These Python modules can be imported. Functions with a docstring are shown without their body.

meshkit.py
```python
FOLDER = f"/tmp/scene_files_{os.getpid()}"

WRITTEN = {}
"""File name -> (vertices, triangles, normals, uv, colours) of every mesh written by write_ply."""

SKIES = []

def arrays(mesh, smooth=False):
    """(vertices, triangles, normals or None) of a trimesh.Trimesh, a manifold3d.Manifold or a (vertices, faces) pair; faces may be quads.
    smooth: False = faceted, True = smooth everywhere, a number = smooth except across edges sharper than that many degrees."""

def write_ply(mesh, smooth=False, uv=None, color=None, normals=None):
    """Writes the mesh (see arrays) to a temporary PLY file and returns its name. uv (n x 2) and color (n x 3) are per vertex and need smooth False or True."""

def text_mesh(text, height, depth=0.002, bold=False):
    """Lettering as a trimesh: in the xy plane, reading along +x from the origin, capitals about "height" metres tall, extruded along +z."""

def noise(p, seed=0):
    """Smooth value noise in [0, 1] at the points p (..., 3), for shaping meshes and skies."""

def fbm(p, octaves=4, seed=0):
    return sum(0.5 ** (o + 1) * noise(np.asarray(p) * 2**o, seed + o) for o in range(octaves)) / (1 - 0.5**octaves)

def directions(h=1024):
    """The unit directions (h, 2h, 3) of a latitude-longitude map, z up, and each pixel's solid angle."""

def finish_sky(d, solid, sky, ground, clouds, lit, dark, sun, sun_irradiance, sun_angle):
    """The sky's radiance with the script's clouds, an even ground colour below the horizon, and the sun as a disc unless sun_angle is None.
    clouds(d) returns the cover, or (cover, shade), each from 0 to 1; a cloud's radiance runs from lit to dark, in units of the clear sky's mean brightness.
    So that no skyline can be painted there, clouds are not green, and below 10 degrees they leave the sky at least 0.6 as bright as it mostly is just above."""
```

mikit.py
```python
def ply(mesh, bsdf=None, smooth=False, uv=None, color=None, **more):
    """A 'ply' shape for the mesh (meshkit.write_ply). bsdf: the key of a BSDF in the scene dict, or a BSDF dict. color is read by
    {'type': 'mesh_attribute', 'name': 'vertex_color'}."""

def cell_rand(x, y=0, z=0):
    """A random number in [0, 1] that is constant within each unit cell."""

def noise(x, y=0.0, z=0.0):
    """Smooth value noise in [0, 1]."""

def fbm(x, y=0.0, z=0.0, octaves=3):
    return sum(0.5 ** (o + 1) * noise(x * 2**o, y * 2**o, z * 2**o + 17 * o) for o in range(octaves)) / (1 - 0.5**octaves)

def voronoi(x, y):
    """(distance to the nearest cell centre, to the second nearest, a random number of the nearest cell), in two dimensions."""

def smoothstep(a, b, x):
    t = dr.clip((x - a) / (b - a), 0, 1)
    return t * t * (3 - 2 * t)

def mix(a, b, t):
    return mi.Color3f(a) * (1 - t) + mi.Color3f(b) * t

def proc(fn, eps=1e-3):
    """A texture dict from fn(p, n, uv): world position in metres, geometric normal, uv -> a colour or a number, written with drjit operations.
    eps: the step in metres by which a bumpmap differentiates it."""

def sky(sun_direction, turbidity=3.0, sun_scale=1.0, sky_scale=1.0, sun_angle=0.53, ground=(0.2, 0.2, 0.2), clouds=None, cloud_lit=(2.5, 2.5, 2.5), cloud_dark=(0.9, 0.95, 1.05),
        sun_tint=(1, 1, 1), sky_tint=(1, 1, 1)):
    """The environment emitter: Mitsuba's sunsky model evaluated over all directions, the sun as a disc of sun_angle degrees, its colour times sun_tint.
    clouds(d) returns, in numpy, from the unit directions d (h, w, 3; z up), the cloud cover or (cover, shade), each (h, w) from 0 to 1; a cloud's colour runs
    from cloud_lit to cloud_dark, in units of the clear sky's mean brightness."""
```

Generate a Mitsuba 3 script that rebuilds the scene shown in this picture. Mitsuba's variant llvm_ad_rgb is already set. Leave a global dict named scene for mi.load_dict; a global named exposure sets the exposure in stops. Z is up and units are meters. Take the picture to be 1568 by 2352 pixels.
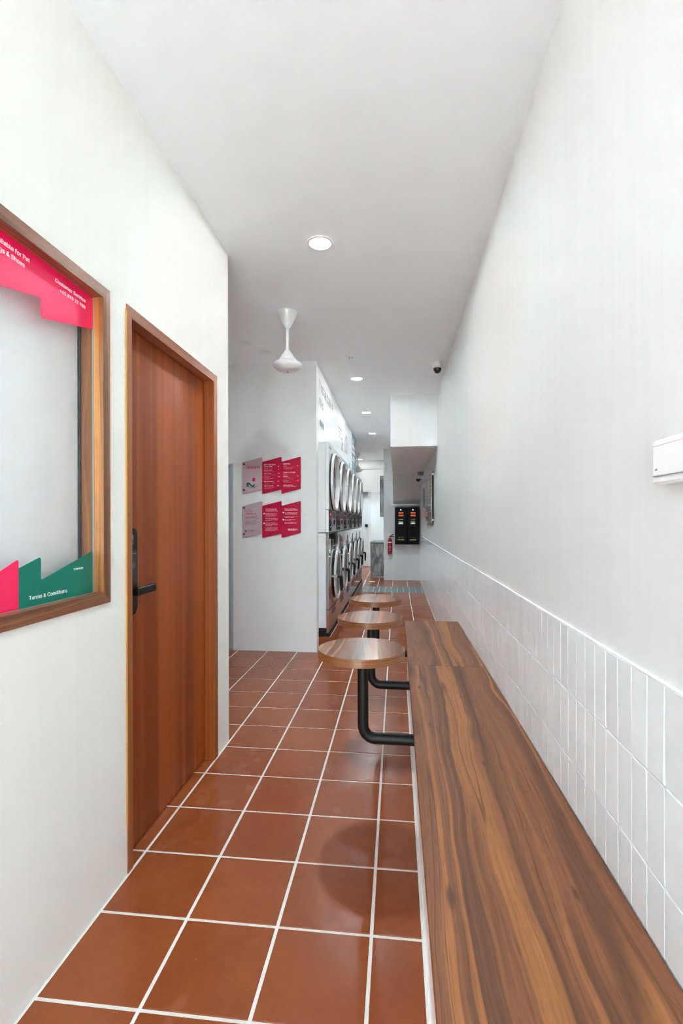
import math, random
import numpy as np, trimesh, drjit as dr, mitsuba as mi, mikit, meshkit
from shapely.geometry import Polygon, Point, box as sbox
from shapely.ops import unary_union
from mikit import noise, fbm, cell_rand, smoothstep, mix, proc
T = mi.ScalarTransform4f
random.seed(7)
rng = np.random.default_rng(7)

# ------------------------------------------------------------------ camera, sky, exposure
H_EYE, FOCAL, YAW, ROLL, CYP = 1.3136, 1127.63, -0.1116, -0.0024, 1197.36
_fw = np.array([math.sin(YAW), math.cos(YAW), 0.0]); _r = np.array([math.cos(YAW), -math.sin(YAW), 0.0]); _u = np.cross(_r, _fw)
_u2 = -math.sin(ROLL) * _r + math.cos(ROLL) * _u
exposure = 0.18
scene, labels = {}, {}
scene['camera'] = {
    'type': 'perspective', 'fov_axis': 'x', 'fov': 2 * math.degrees(math.atan(784 / FOCAL)),
    'principal_point_offset_y': -(CYP - 1176) / 2352, 'near_clip': 0.05, 'far_clip': 200.0,
    'to_world': T().look_at(origin=[0, 0, H_EYE], target=[float(_fw[0]), float(_fw[1]), H_EYE], up=[float(v) for v in _u2])}
# overcast daylight that enters through the open shop front behind the camera
SKY_LEVEL, SUN_LEVEL = 27.0, 40.0
scene['sky'] = mikit.sky([0.62, -0.03, 0.78], turbidity=4.0, sun_scale=SUN_LEVEL, sky_scale=SKY_LEVEL, sun_tint=(0.86, 1.04, 1.18), ground=(0.5, 0.49, 0.48),
                         clouds=lambda d: (np.full(d.shape[:2], 0.92), 0.25 * meshkit.fbm(d * 3.0, 3)), cloud_lit=(1.37, 1.68, 1.84), cloud_dark=(1.14, 1.39, 1.52))
DOWNLIGHT = 470.0      # radiance of a ceiling downlight
LAMP = (0.84, 1.03, 1.10)

# ------------------------------------------------------------------ helpers
def lin(r, g, b):
    c = np.array([r, g, b]) / 255.0
    return [float(v) for v in np.where(c <= 0.04045, c / 12.92, ((c + 0.055) / 1.055) ** 2.4)]

def rgb(v): return {'type': 'rgb', 'value': [float(x) for x in v]}

def mat(name, color=None, rough=0.5, metallic=0.0, spec=0.5, coat=0.0, fn=None, bump=None, bump_scale=1.0):
    b = {'type': 'principled', 'base_color': proc(fn) if fn else rgb(color), 'roughness': rough, 'metallic': metallic, 'specular': spec}
    if coat: b['clearcoat'] = coat; b['clearcoat_gloss'] = 0.9
    if bump: b = {'type': 'bumpmap', 'arbitrary': proc(bump), 'scale': bump_scale, 'bsdf': b}
    scene[name] = {'type': 'twosided', 'bsdf': b}
    return name

used = {}
def numbered(key):
    if key not in used and key not in scene: used[key] = 0; return key
    used.setdefault(key, 0)
    while True:
        used[key] += 1
        k = f'{key}_{used[key]:03d}'
        if k not in scene and k not in used: used[k] = 0; return k

def tag(key, label=None, cat=None, group=None, kind=None):
    d = labels.setdefault(key, {})
    if label: d['label'] = label
    if cat: d['category'] = cat
    if group: d['group'] = group
    if kind: d['kind'] = kind
    return key

def thing(name, label, cat, group=None):
    key = numbered(name); tag(key, label, cat, group); return key

def add(name, mesh, m, parent=None, smooth=False, label=None, kind=None, to_world=None, **more):
    key = numbered(parent + '__' + name if parent else name)
    s = mikit.ply(mesh, m, smooth=smooth, **more) if not isinstance(mesh, dict) else {**mesh}
    if to_world is not None: s['to_world'] = to_world
    scene[key] = s
    if label or kind: tag(key, label, None, None, kind)
    return key

def bx(x0, x1, y0, y1, z0, z1, b=0.0):
    """box, chamfered by b on every edge"""
    if b <= 0:
        m = trimesh.creation.box((x1 - x0, y1 - y0, z1 - z0)); m.apply_translation(((x0 + x1) / 2, (y0 + y1) / 2, (z0 + z1) / 2)); return m
    p = []
    for X, sx in ((x0, 1), (x1, -1)):
        for Y, sy in ((y0, 1), (y1, -1)):
            for Z, sz in ((z0, 1), (z1, -1)):
                p += [(X, Y + sy * b, Z + sz * b), (X + sx * b, Y, Z + sz * b), (X + sx * b, Y + sy * b, Z)]
    return trimesh.convex.convex_hull(np.array(p))

cat = trimesh.util.concatenate

def slab(w, h, t, b):
    """tile template: w along x, h along y, face up at z = 0, thickness t, bevel b on the upper edges, no underside"""
    def ring(i, z): return [(-w / 2 + i, -h / 2 + i, z), (w / 2 - i, -h / 2 + i, z), (w / 2 - i, h / 2 - i, z), (-w / 2 + i, h / 2 - i, z)]
    v = ring(b, 0.0) + ring(0, -b) + ring(0, -t)
    f = [(0, 1, 2), (0, 2, 3)]
    for o in (0, 4):
        for k in range(4):
            a, c = o + k, o + (k + 1) % 4
            f += [(a, a + 4, c + 4), (a, c + 4, c)]
    return trimesh.Trimesh(v, f, process=False)

def lathe(profile, n=48, axis='z'):
    m = trimesh.creation.revolve(np.array(profile, float), sections=n)
    if m.volume < 0: m.invert()
    if axis == 'x': m.apply_transform(np.array([[0, 0, 1, 0], [1, 0, 0, 0], [0, 1, 0, 0], [0, 0, 0, 1.0]]))
    if axis == '-y': m.apply_transform(np.array([[1, 0, 0, 0], [0, 0, -1, 0], [0, 1, 0, 0], [0, 0, 0, 1.0]]))
    return m

def mv(m, x, y, z): m = m.copy(); m.apply_translation((x, y, z)); return m

def tube(path, r, n=20, cap=True):
    p = np.array(path, float); t = np.gradient(p, axis=0); t /= np.linalg.norm(t, axis=1, keepdims=True)
    a = np.cross(t[0], [0.3, 0.9, 0.2]); a /= np.linalg.norm(a)
    rr = np.broadcast_to(r, (len(p),)); V = []; ang = np.arange(n) * 2 * math.pi / n
    for i in range(len(p)):
        a = a - t[i] * (a @ t[i]); a /= np.linalg.norm(a); b = np.cross(t[i], a)
        V.append(p[i] + rr[i] * (np.cos(ang)[:, None] * a + np.sin(ang)[:, None] * b))
    V = np.vstack(V); F = []
    for i in range(len(p) - 1):
        for k in range(n):
            q = (i * n + k, i * n + (k + 1) % n, (i + 1) * n + (k + 1) % n, (i + 1) * n + k); F += [(q[0], q[1], q[2]), (q[0], q[2], q[3])]
    if cap:
        c0, c1 = len(V), len(V) + 1; V = np.vstack([V, p[:1], p[-1:]]); o = (len(p) - 1) * n
        for k in range(n): F += [(c0, (k + 1) % n, k), (c1, o + k, o + (k + 1) % n)]
    return trimesh.Trimesh(V, F, process=False)

# planes for flat work: local x, y and outward z
FRONT = lambda x, y, z: np.array([[1, 0, 0, x], [0, 0, -1, y], [0, 1, 0, z], [0, 0, 0, 1.0]])     # faces the camera (-y)
LEFT = lambda x, y, z: np.array([[0, 0, 1, x], [1, 0, 0, y], [0, 1, 0, z], [0, 0, 0, 1.0]])       # left wall, faces +x
RIGHT = lambda x, y, z: np.array([[0, 0, -1, x], [-1, 0, 0, y], [0, 1, 0, z], [0, 0, 0, 1.0]])    # right wall, faces -x

def flat(poly, t, place):
    g = [trimesh.creation.extrude_polygon(q, t, engine='earcut') for q in getattr(poly, 'geoms', [poly])]
    m = cat(g); m.apply_transform(place); return m

def text(s, cap, place, width=None, bold=False, t=0.0008, right=False):
    m = meshkit.text_mesh(s, cap, t, bold)
    w = m.bounds[1][0] - m.bounds[0][0]
    if width: m.apply_scale([width / w, 1, 1]); w = width
    if right: m.apply_translation((-w, 0, 0))
    m.apply_transform(place); return m

def words(width, place, seed, cap=0.005, t=0.0008):
    """a line of unreadably small print: a row of short word strokes"""
    r = random.Random(seed); x = 0; ms = []
    while x < width - 0.004:
        w = min(r.uniform(0.35, 1.0) * cap * 4.2, width - x)
        ms.append(trimesh.creation.box((w, cap * 0.55, t))); ms[-1].apply_translation((x + w / 2, cap * 0.3, t / 2)); x += w + cap * 0.55
    m = cat(ms); m.apply_transform(place); return m

def rounded(pts, r):
    p = Polygon(pts); return p.buffer(-r).buffer(2 * r).buffer(-r)

def emitter(v, c=LAMP): return {'type': 'area', 'radiance': rgb([v * k for k in c])}

# ------------------------------------------------------------------ materials
def plaster(base, streak):
    def fn(p, n, uv):
        s = p.y + p.x * 0.7
        a = fbm(s * 55.0, p.z * 2.2, 3.0, 3); b = fbm(s * 2.2, p.z * 1.4, 9.0, 3)
        return mi.Color3f(*base) * (1.0 - streak * (a - 0.35) - 0.05 * (b - 0.4))
    return fn
def plaster_bump(p, n, uv):
    s = p.y + p.x * 0.7
    return 0.0006 * fbm(s * 47.0 + 2.0 * noise(s * 3.0, p.z * 2.0, 2.0), p.z * 4.0, 1.0, 2) + 0.0015 * noise(s * 9.0, p.z * 4.0, 5.0)
mat('plaster_cream', rough=0.85, fn=plaster(lin(229, 227, 221), 0.03))
mat('plaster_white', rough=0.85, fn=plaster(lin(245, 247, 247), 0.03))
mat('limewash', rough=0.7, fn=plaster(lin(210, 210, 208), 0.05), bump=plaster_bump, bump_scale=1.0)
mat('ceiling_paint', lin(243, 247, 249), 0.9)
mat('grout', lin(226, 223, 216), 0.8)
def terracotta(p, n, uv):
    t = cell_rand((p.x + 0.9974) / 0.305, (p.y - 1.2523) / 0.305, 4)
    a = fbm(p.x * 7.0, p.y * 7.0, 2.0, 4); b = fbm(p.x * 60.0, p.y * 60.0, 7.0, 2)
    c = mix(lin(123, 60, 32), lin(151, 80, 45), 0.25 + 0.35 * t + 0.6 * (a - 0.5) + 0.25 * (b - 0.5))
    scr = smoothstep(0.55, 0.8, fbm(p.x * 22.0, p.y * 14.0, 3.0, 3)) * smoothstep(0.66, 0.8, noise(p.x * 5.0, p.y * 5.0, 8.0)) + 2.0 * smoothstep(0.965, 0.985, noise(p.x * 130.0, p.y * 130.0, 4.0))
    return mix(c, mi.Color3f(*lin(205, 150, 125)), dr.minimum(0.10 * scr, 0.4))
mat('terracotta', rough=0.22, spec=0.26, fn=terracotta)
def slate(p, n, uv):
    t = cell_rand(p.x / 0.1143 + 0.5, p.y / 0.1143, 2)
    return mix(lin(92, 100, 102), lin(124, 133, 134), 0.6 * t + 0.4 * fbm(p.x * 30.0, p.y * 30.0, 1.0))
mat('slate_tile', rough=0.35, fn=slate)
def glaze(p, n, uv):
    t = cell_rand((p.y - 0.9997) / 0.0663, (p.z - 0.025) / 0.195, 1)
    return mi.Color3f(*lin(239, 244, 245)) * (0.94 + 0.06 * t)
mat('glazed_tile', rough=0.12, spec=0.5, fn=glaze)

def wood(x, y, dark, mid, light, seed, f=1.0):
    """long flowing grain: x across, y along"""
    w = x + 0.075 * (noise(x * 5.0 * f + seed, y * 1.3, seed) - 0.5) + 0.034 * (noise(x * 11.0 * f, y * 3.2 + seed, 4.0) - 0.5) + 0.006 * noise(x * 40.0 * f, y * 9.0, 2.0)
    band = fbm(w * 24.0 * f + 5.0 + seed, y * 0.35, 6.0 + seed, 3)
    c = mix(mid, dark, 0.85 * smoothstep(0.45, 0.62, band))
    c = mix(c, mi.Color3f(*light), 0.85 * smoothstep(0.62, 0.76, noise(w * 34.0 * f + 31.0 + seed, y * 0.4, 8.0)))
    g = noise(w * 21.0 * f + seed, y * 0.25, 3.0 + seed) * 3.0
    line = 1 - smoothstep(0.0, 0.07, dr.abs(g - dr.floor(g) - 0.5))
    c = mix(c, mi.Color3f(*dark) * 0.5, 0.62 * line * smoothstep(0.3, 0.6, noise(w * 9.0 + 3.0, y * 0.8, seed)))
    fine = fbm(w * 210.0 * f, y * 5.0, 2.0 + seed, 3); pore = smoothstep(0.66, 0.8, noise(w * 520.0 * f, y * 26.0, 5.0))
    return c * (0.68 + 0.58 * fine - 0.16 * pore)
D, M_, L_ = lin(86, 53, 37), lin(119, 73, 48), lin(152, 96, 56)
def knots(p, c, spots):
    for (kx, ky, s) in spots:
        d = dr.sqrt(dr.square((p.x - kx) / 0.012) + dr.square((p.y - ky) / 0.05)) / s
        c = mix(c, mi.Color3f(*lin(58, 36, 28)), 0.75 * (1 - smoothstep(0.3, 1.1, d)))
    return c
def bench_wood(p, n, uv):
    off = dr.select(p.y > 2.9, 13.0, 0.0)
    return knots(p, wood(p.x + off, p.y, D, M_, L_, 2.0), [(0.118, 1.12, 1.0), (0.135, 2.06, 0.6), (0.40, 1.16, 0.6), (0.112, 2.52, 0.7), (0.30, 1.75, 0.6)])
mat('bench_laminate', rough=0.5, spec=0.22, fn=bench_wood)
mat('table_laminate', rough=0.16, spec=0.6, coat=1.0, fn=lambda p, n, uv: wood(p.x * 1.2, p.y, D, M_, L_, 5.0, 1.2))
mat('table_edge_band', rough=0.28, fn=lambda p, n, uv: mix(lin(98, 57, 30), lin(150, 93, 54), fbm(p.z * 420.0, p.x * 3.0 + p.y * 3.0, 1.0, 2)))
mat('frame_wood_upright', rough=0.4, fn=lambda p, n, uv: wood(p.x * 1.6 + p.y * 1.6, p.z, D, M_, L_, 9.0, 1.0))
mat('frame_wood_level', rough=0.4, fn=lambda p, n, uv: wood(p.x * 1.6 + p.z * 1.6, p.y, D, M_, L_, 12.0, 1.0))
def door_wood(p, n, uv):
    a = fbm(p.y * 14.0 + p.x * 14.0, p.z * 0.25, 2.0, 3); b = fbm(p.y * 150.0 + p.x * 150.0, p.z * 3.0, 7.0, 3); c = noise(p.y * 420.0 + p.x * 420.0, p.z * 9.0, 1.0)
    k = mix(lin(120, 55, 22), lin(150, 73, 33), smoothstep(0.25, 0.75, a)) * (0.82 + 0.26 * b + 0.1 * c)
    return k
mat('door_veneer', rough=0.32, spec=0.15, fn=door_wood)
mat('door_frame_wood', rough=0.38, fn=lambda p, n, uv: mix(lin(112, 58, 30), lin(160, 92, 50), fbm(p.y * 40.0 + p.x * 40.0, p.z * 0.8, 3.0, 3)))
mat('head_frame_wood', rough=0.38, fn=lambda p, n, uv: mix(lin(112, 62, 42), lin(156, 96, 66), fbm(p.z * 60.0 + p.x * 40.0, p.y * 1.2, 3.0, 3)))
mat('sealant', lin(128, 127, 122), 0.6, spec=0.2)
mat('jamb_wood', rough=0.4, fn=lambda p, n, uv: wood(p.x * 2.2, p.z * 0.8, lin(120, 74, 38), lin(168, 108, 54), lin(196, 134, 70), 21.0, 1.2))
mat('door_jamb_wood', rough=0.35, fn=lambda p, n, uv: mix(lin(118, 54, 14), lin(160, 84, 28), fbm(p.x * 90.0, p.z * 0.9, 5.0, 3)))
mat('yellow_wood', rough=0.6, fn=lambda p, n, uv: mix(lin(205, 150, 62), lin(180, 118, 40), fbm(p.z * 9.0, p.y * 30.0, 1.0, 3)))
def concrete(p, n, uv):
    a = fbm(p.x * 18.0, p.z * 5.0, 2.0, 4); b = noise(p.x * 70.0, p.z * 9.0, 4.0)
    return mix(lin(92, 92, 92), lin(176, 176, 175), smoothstep(0.25, 0.75, 0.75 * a + 0.25 * b))
mat('concrete_laminate', rough=0.5, fn=concrete)
mat('black_steel', lin(12, 12, 13), 0.42, spec=0.25)
mat('terminal_black', lin(8, 8, 9), 0.5, spec=0.1)
mat('black_plastic', lin(9, 9, 10), 0.45, spec=0.2)
mat('black_gloss', lin(8, 8, 9), 0.08)
mat('dark_grey', lin(52, 52, 54), 0.5)
mat('mid_grey', lin(120, 120, 122), 0.5)
mat('grey_print', lin(110, 110, 112), 0.6)
mat('white_enamel', lin(240, 240, 240), 0.25)
mat('white_plastic', lin(240, 240, 240), 0.35)
mat('white_gloss', lin(242, 242, 242), 0.16, coat=0.6)
mat('machine_side', lin(226, 227, 228), 0.35)
mat('machine_front', lin(205, 206, 208), 0.32, metallic=0.35)
mat('stainless', lin(205, 205, 207), 0.05, metallic=1.0)
mat('chrome', lin(225, 225, 226), 0.1, metallic=1.0)
mat('print_white', lin(250, 246, 246), 0.5)
mat('print_pinkwhite', lin(236, 190, 200), 0.5)
mat('sign_pink', lin(196, 168, 174), 0.3)
mat('sign_crimson', lin(180, 4, 54), 0.35, spec=0.3)
mat('print_crimson', lin(190, 20, 70), 0.5)
mat('print_black', lin(40, 36, 38), 0.5)
mat('print_green', lin(10, 92, 74), 0.5)
mat('sticker_pink', lin(255, 18, 88), 0.3)
mat('sticker_green', lin(0, 112, 94), 0.3, spec=0.3)
mat('frosted_panel', lin(244, 248, 250), 0.3)
mat('burgundy', lin(96, 22, 44), 0.3)
mat('grey_door_paint', lin(172, 180, 186), 0.5)
mat('white_door_paint', lin(228, 228, 228), 0.5)
mat('sage_panel', lin(118, 132, 138), 0.35)
mat('extinguisher_red', lin(150, 12, 26), 0.25)
mat('brass', lin(190, 150, 70), 0.3, metallic=1.0)
mat('print_yellow', lin(235, 200, 90), 0.5)
mat('acrylic_sheet', lin(205, 205, 203), 0.05)
mat('bolt_bronze', lin(92, 74, 66), 0.35, metallic=0.8)
mat('aluminium', lin(190, 190, 192), 0.3, metallic=1.0)
mat('pavement', lin(205, 203, 198), 0.8)
scene['pane_glass'] = {'type': 'thindielectric', 'int_ior': 1.5}

# ------------------------------------------------------------------ the shell
XL, XR, CEIL = -1.002, 0.515, 2.9205
YC, YB, YF0, YEND = 2.853, 4.865, -1.3, 14.15
WIN = (0.20, 1.62, 1.033, 2.122)                     # window opening in the left wall: y0, y1, z0, z1
DOOR = (1.733, 2.66, 2.128)                          # door opening: y0, y1, top

def struct(name, mesh, m, label, smooth=False):
    k = add(name, mesh, m, smooth=smooth); tag(k, label, None, None, 'structure'); return k

floor_bed = cat([bx(-2.6, XR + 0.1, YF0, YEND + 0.2, -0.08, -0.0025)])
struct('floor', floor_bed, 'grout', 'terracotta tiled floor with pale grout joints')
struct('ceiling', bx(-2.6, XR + 0.1, YF0, YEND + 0.2, CEIL, CEIL + 0.12), 'ceiling_paint', 'smooth white painted ceiling')
th = 0.12
wl = [bx(XL - th, XL, YF0, WIN[0], 0, CEIL), bx(XL - th, XL, WIN[0], WIN[1], 0, WIN[2]), bx(XL - th, XL, WIN[0], WIN[1], WIN[3], CEIL),
      bx(XL - th, XL, WIN[1], DOOR[0], 0, CEIL), bx(XL - th, XL, DOOR[0], DOOR[1], DOOR[2], CEIL), bx(XL - th, XL, DOOR[1], YC, 0, CEIL),
      bx(-2.6, XL - th, YC - 0.1, YC, 0, CEIL)]
struct('wall_left', cat(wl), 'plaster_cream', 'off-white plastered wall holding the window and the wooden door')
struct('wall_right', bx(XR, XR + 0.14, YF0, YEND + 0.2, 0, CEIL), 'limewash', 'long limewashed wall above the white tiles')
struct('wall_back', cat([bx(-1.66, -0.797, YB, 4.985, 0, CEIL), bx(-2.6, -1.66, YB, 4.985, 1.905, CEIL), bx(-2.6, -2.52, YB, 4.985, 0, 1.905),
                         bx(-0.93, -0.803, 4.985, 9.75, 2.135, CEIL), bx(-0.93, -0.80, 9.745, 9.78, 0, CEIL)]), 'plaster_white', 'white wall carrying the two price boards, and the bulkhead over the machines')
struct('wall_alcove', cat([bx(-2.72, -2.6, YC - 0.1, YEND + 0.2, 0, CEIL), bx(-2.6, -1.62, 5.0, 5.06, 0, CEIL)]), 'plaster_white', 'white wall at the far left of the side alcove')
# stairs boxed in above the payment terminals, then the wall under them
st = trimesh.creation.extrude_polygon(Polygon([(6.3, 2.265), (9.9, 2.265), (11.0, 1.68), (11.25, 1.68), (11.25, CEIL), (6.3, CEIL)]), XR + 0.075, engine='earcut')
st.apply_transform(np.array([[0, 0, 1, -0.075], [1, 0, 0, 0], [0, 1, 0, 0], [0, 0, 0, 1.0]]))
struct('wall_soffit', st, 'plaster_white', 'white boxed-in stair soffit hanging from the ceiling')
struct('wall_panel', cat([bx(-0.285, -0.07, 10.98, 11.3, 0, CEIL), bx(-0.07, XR, 10.99, 11.3, 0, 1.655)]), 'plaster_white', 'white wall below the stairs behind the payment terminals')
struct('trim_1', bx(-0.10, XR, 10.95, 11.05, 1.655, 1.69, 0.003), 'white_plastic', 'thin white ledge above the payment terminals')
struct('wall_end', cat([bx(-2.6, -0.985, YEND, YEND + 0.15, 0, CEIL), bx(-0.985, -0.78, YEND, YEND + 0.15, 2.165, CEIL), bx(-0.78, XR, YEND, YEND + 0.15, 0, CEIL), bx(-2.6, XR, YEND + 0.15, YEND + 0.2, 0, CEIL)]), 'plaster_white', 'white wall at the far end of the corridor')
struct('trim_2', bx(-2.6, XR, 13.0, 13.25, 2.70, CEIL), 'plaster_white', 'white beam across the far ceiling')
# shop front behind the camera: open glazing, daylight comes in here
struct('wall_front', cat([bx(-2.72, -1.0, YF0 - 0.06, YF0, 0, CEIL), bx(XR - 0.05, XR + 0.1, YF0 - 0.06, YF0, 0, CEIL), bx(-1.12, XR + 0.1, YF0 - 0.06, YF0, 2.86, CEIL)]), 'aluminium', 'slim aluminium shop-front posts')
struct('ground', bx(-15, 15, -25, YF0 - 0.06, -0.12, -0.03), 'pavement', 'pale pavement outside the shop')

# ------------------------------------------------------------------ floor tiles
P, X0, RY, J = 0.305, -0.9974, 1.2523, 0.0115
_cache = {}
def tile_shape(w, h, t, b, m):
    k = (round(w, 4), round(h, 4), t, b, m)
    if k not in _cache: _cache[k] = mikit.ply(slab(w, h, t, b), m)
    return _cache[k]
def floor_tile(x0, x1, y0, y1, name='tile', m='terracotta', j=J):
    w, h = x1 - x0 - j, y1 - y0 - j
    if w < 0.02 or h < 0.02: return
    tilt = T().translate([(x0 + x1) / 2, (y0 + y1) / 2, float(rng.uniform(-0.0004, 0.0004))]).rotate([1, 0, 0], float(rng.normal(0, 0.05))).rotate([0, 1, 0], float(rng.normal(0, 0.05)))
    add(name, tile_shape(w, h, 0.0024, 0.0012, m), None, 'floor', to_world=tilt)
def tile_field(xa, xb, ya, yb, yo=RY):
    xs = [xa] + [X0 + i * P for i in range(-6, 6) if xa + 0.02 < X0 + i * P < xb - 0.02] + [xb]
    ys = [ya] + [yo + i * P for i in range(-10, 60) if ya + 0.02 < yo + i * P < yb - 0.02] + [yb]
    for a, b in zip(xs[:-1], xs[1:]):
        for c, d in zip(ys[:-1], ys[1:]): floor_tile(a, b, c, d)
XB, XD, YS = X0 + P, X0 + 3 * P, RY + 9 * P
tile_field(X0, XB, RY - 4 * P, YB)
tile_field(XB, XD, RY - 4 * P, 9.10)
tile_field(XD, 0.081, RY - 4 * P, YS)
tile_field(XD, XR - 0.006, YS, 9.10)
tile_field(-0.797, XB, YB, 4.985)
tile_field(-1.085, X0, DOOR[0] + 0.035, DOOR[1] - 0.03)
tile_field(-2.52, X0, YC + 0.005, YB)
tile_field(-0.672, XR - 0.006, 9.915, 10.98, 9.915)
tile_field(-2.55, -0.672, 9.78, 10.98, 9.915)
tile_field(-2.55, -0.285, 10.98, YEND, 9.915)
g = 0.1143
for i in range(-2, 11):
    for k in range(7):
        a = -0.558 + i * g; b = min(a + g, XR - 0.006); a = max(a, -0.672)
        if b - a > 0.03: floor_tile(a, b, 9.105 + k * g, 9.105 + (k + 1) * g, 'grey_tile', 'slate_tile', 0.007)

# ------------------------------------------------------------------ white wall tiles (dado)
TY0, TP, TH, JT = 0.9997, 0.0663, 0.195, 0.0036
spots = []
for k in range(-34, 152):
    y = TY0 + (k + 0.5) * TP
    if y > 10.98: continue
    for r in range(5):
        z0 = 1.0 - (r + 1) * TH
        if y < 4.19 and r > 2: continue
        lo = max(z0 + JT / 2, 0.473 if y < 4.2 else 0.0); hi = z0 + TH - JT / 2
        spots.append((y, (lo + hi) / 2, hi - lo))
vis = [s for s in spots if s[0] > 0.9]; vis.sort(key=lambda s: s[0] + (0 if s[1] > 0.5 else 3)); near = set(vis[:296])
rest = []
R90 = T().rotate([0, 0, 1], -90).rotate([1, 0, 0], 90)
for s in spots:
    ax, ay = float(rng.normal(0, 0.25)), float(rng.normal(0, 0.35))
    tw = T().translate([XR - 0.008, s[0], s[1]]) @ R90 @ T().rotate([1, 0, 0], ax).rotate([0, 1, 0], ay)
    if s in near: add('tile', tile_shape(TP - JT, s[2], 0.0085, 0.0012, 'glazed_tile'), None, 'wall_right', to_world=tw)
    else:
        m = slab(TP - JT, s[2], 0.0085, 0.0012); m.apply_transform(np.array(tw.matrix, float)); rest.append(m)
add('far_tiles', cat(rest), 'glazed_tile', 'wall_right', kind='stuff')
add('tile_bed', bx(XR - 0.0045, XR + 0.002, YF0, 10.98, 0.0, 1.0), 'grout', 'wall_right')
add('tile_edging', bx(XR - 0.0084, XR + 0.001, YF0, 10.98, 0.9985, 1.0025, 0.0008), 'white_plastic', 'wall_right')

# ------------------------------------------------------------------ bench along the right wall
bench = thing('bench', 'long built-in walnut laminate bench along the tiled right wall', 'bench')
BX0, BX1, BZ = 0.066, XR - 0.009, 0.471
add('seat_panel', bx(BX0, BX1, -1.0, 2.905, BZ - 0.03, BZ, 0.0012), 'bench_laminate', bench)
add('seat_panel', bx(BX0, BX1, 2.9075, 4.2, BZ - 0.03, BZ, 0.0012), 'bench_laminate', bench)
add('base', bx(0.088, XR - 0.0095, -1.0, 4.19, 0.0, BZ - 0.03), 'grout', bench, label='white tiled base')
ft = []
for k in range(-30, 48):
    y = TY0 + (k + 0.5) * TP
    if -1.0 < y < 4.16:
        for zz in (0.1, 0.32):
            m = slab(TP - JT, 0.213, 0.006, 0.001); m.apply_transform(np.array((T().translate([0.0845, y, zz]) @ R90 @ T().rotate([1, 0, 0], float(rng.normal(0, .2))).rotate([0, 1, 0], float(rng.normal(0, .3)))).matrix, float)); ft.append(m)
add('front_tiles', cat(ft), 'glazed_tile', bench, kind='stuff')

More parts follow.
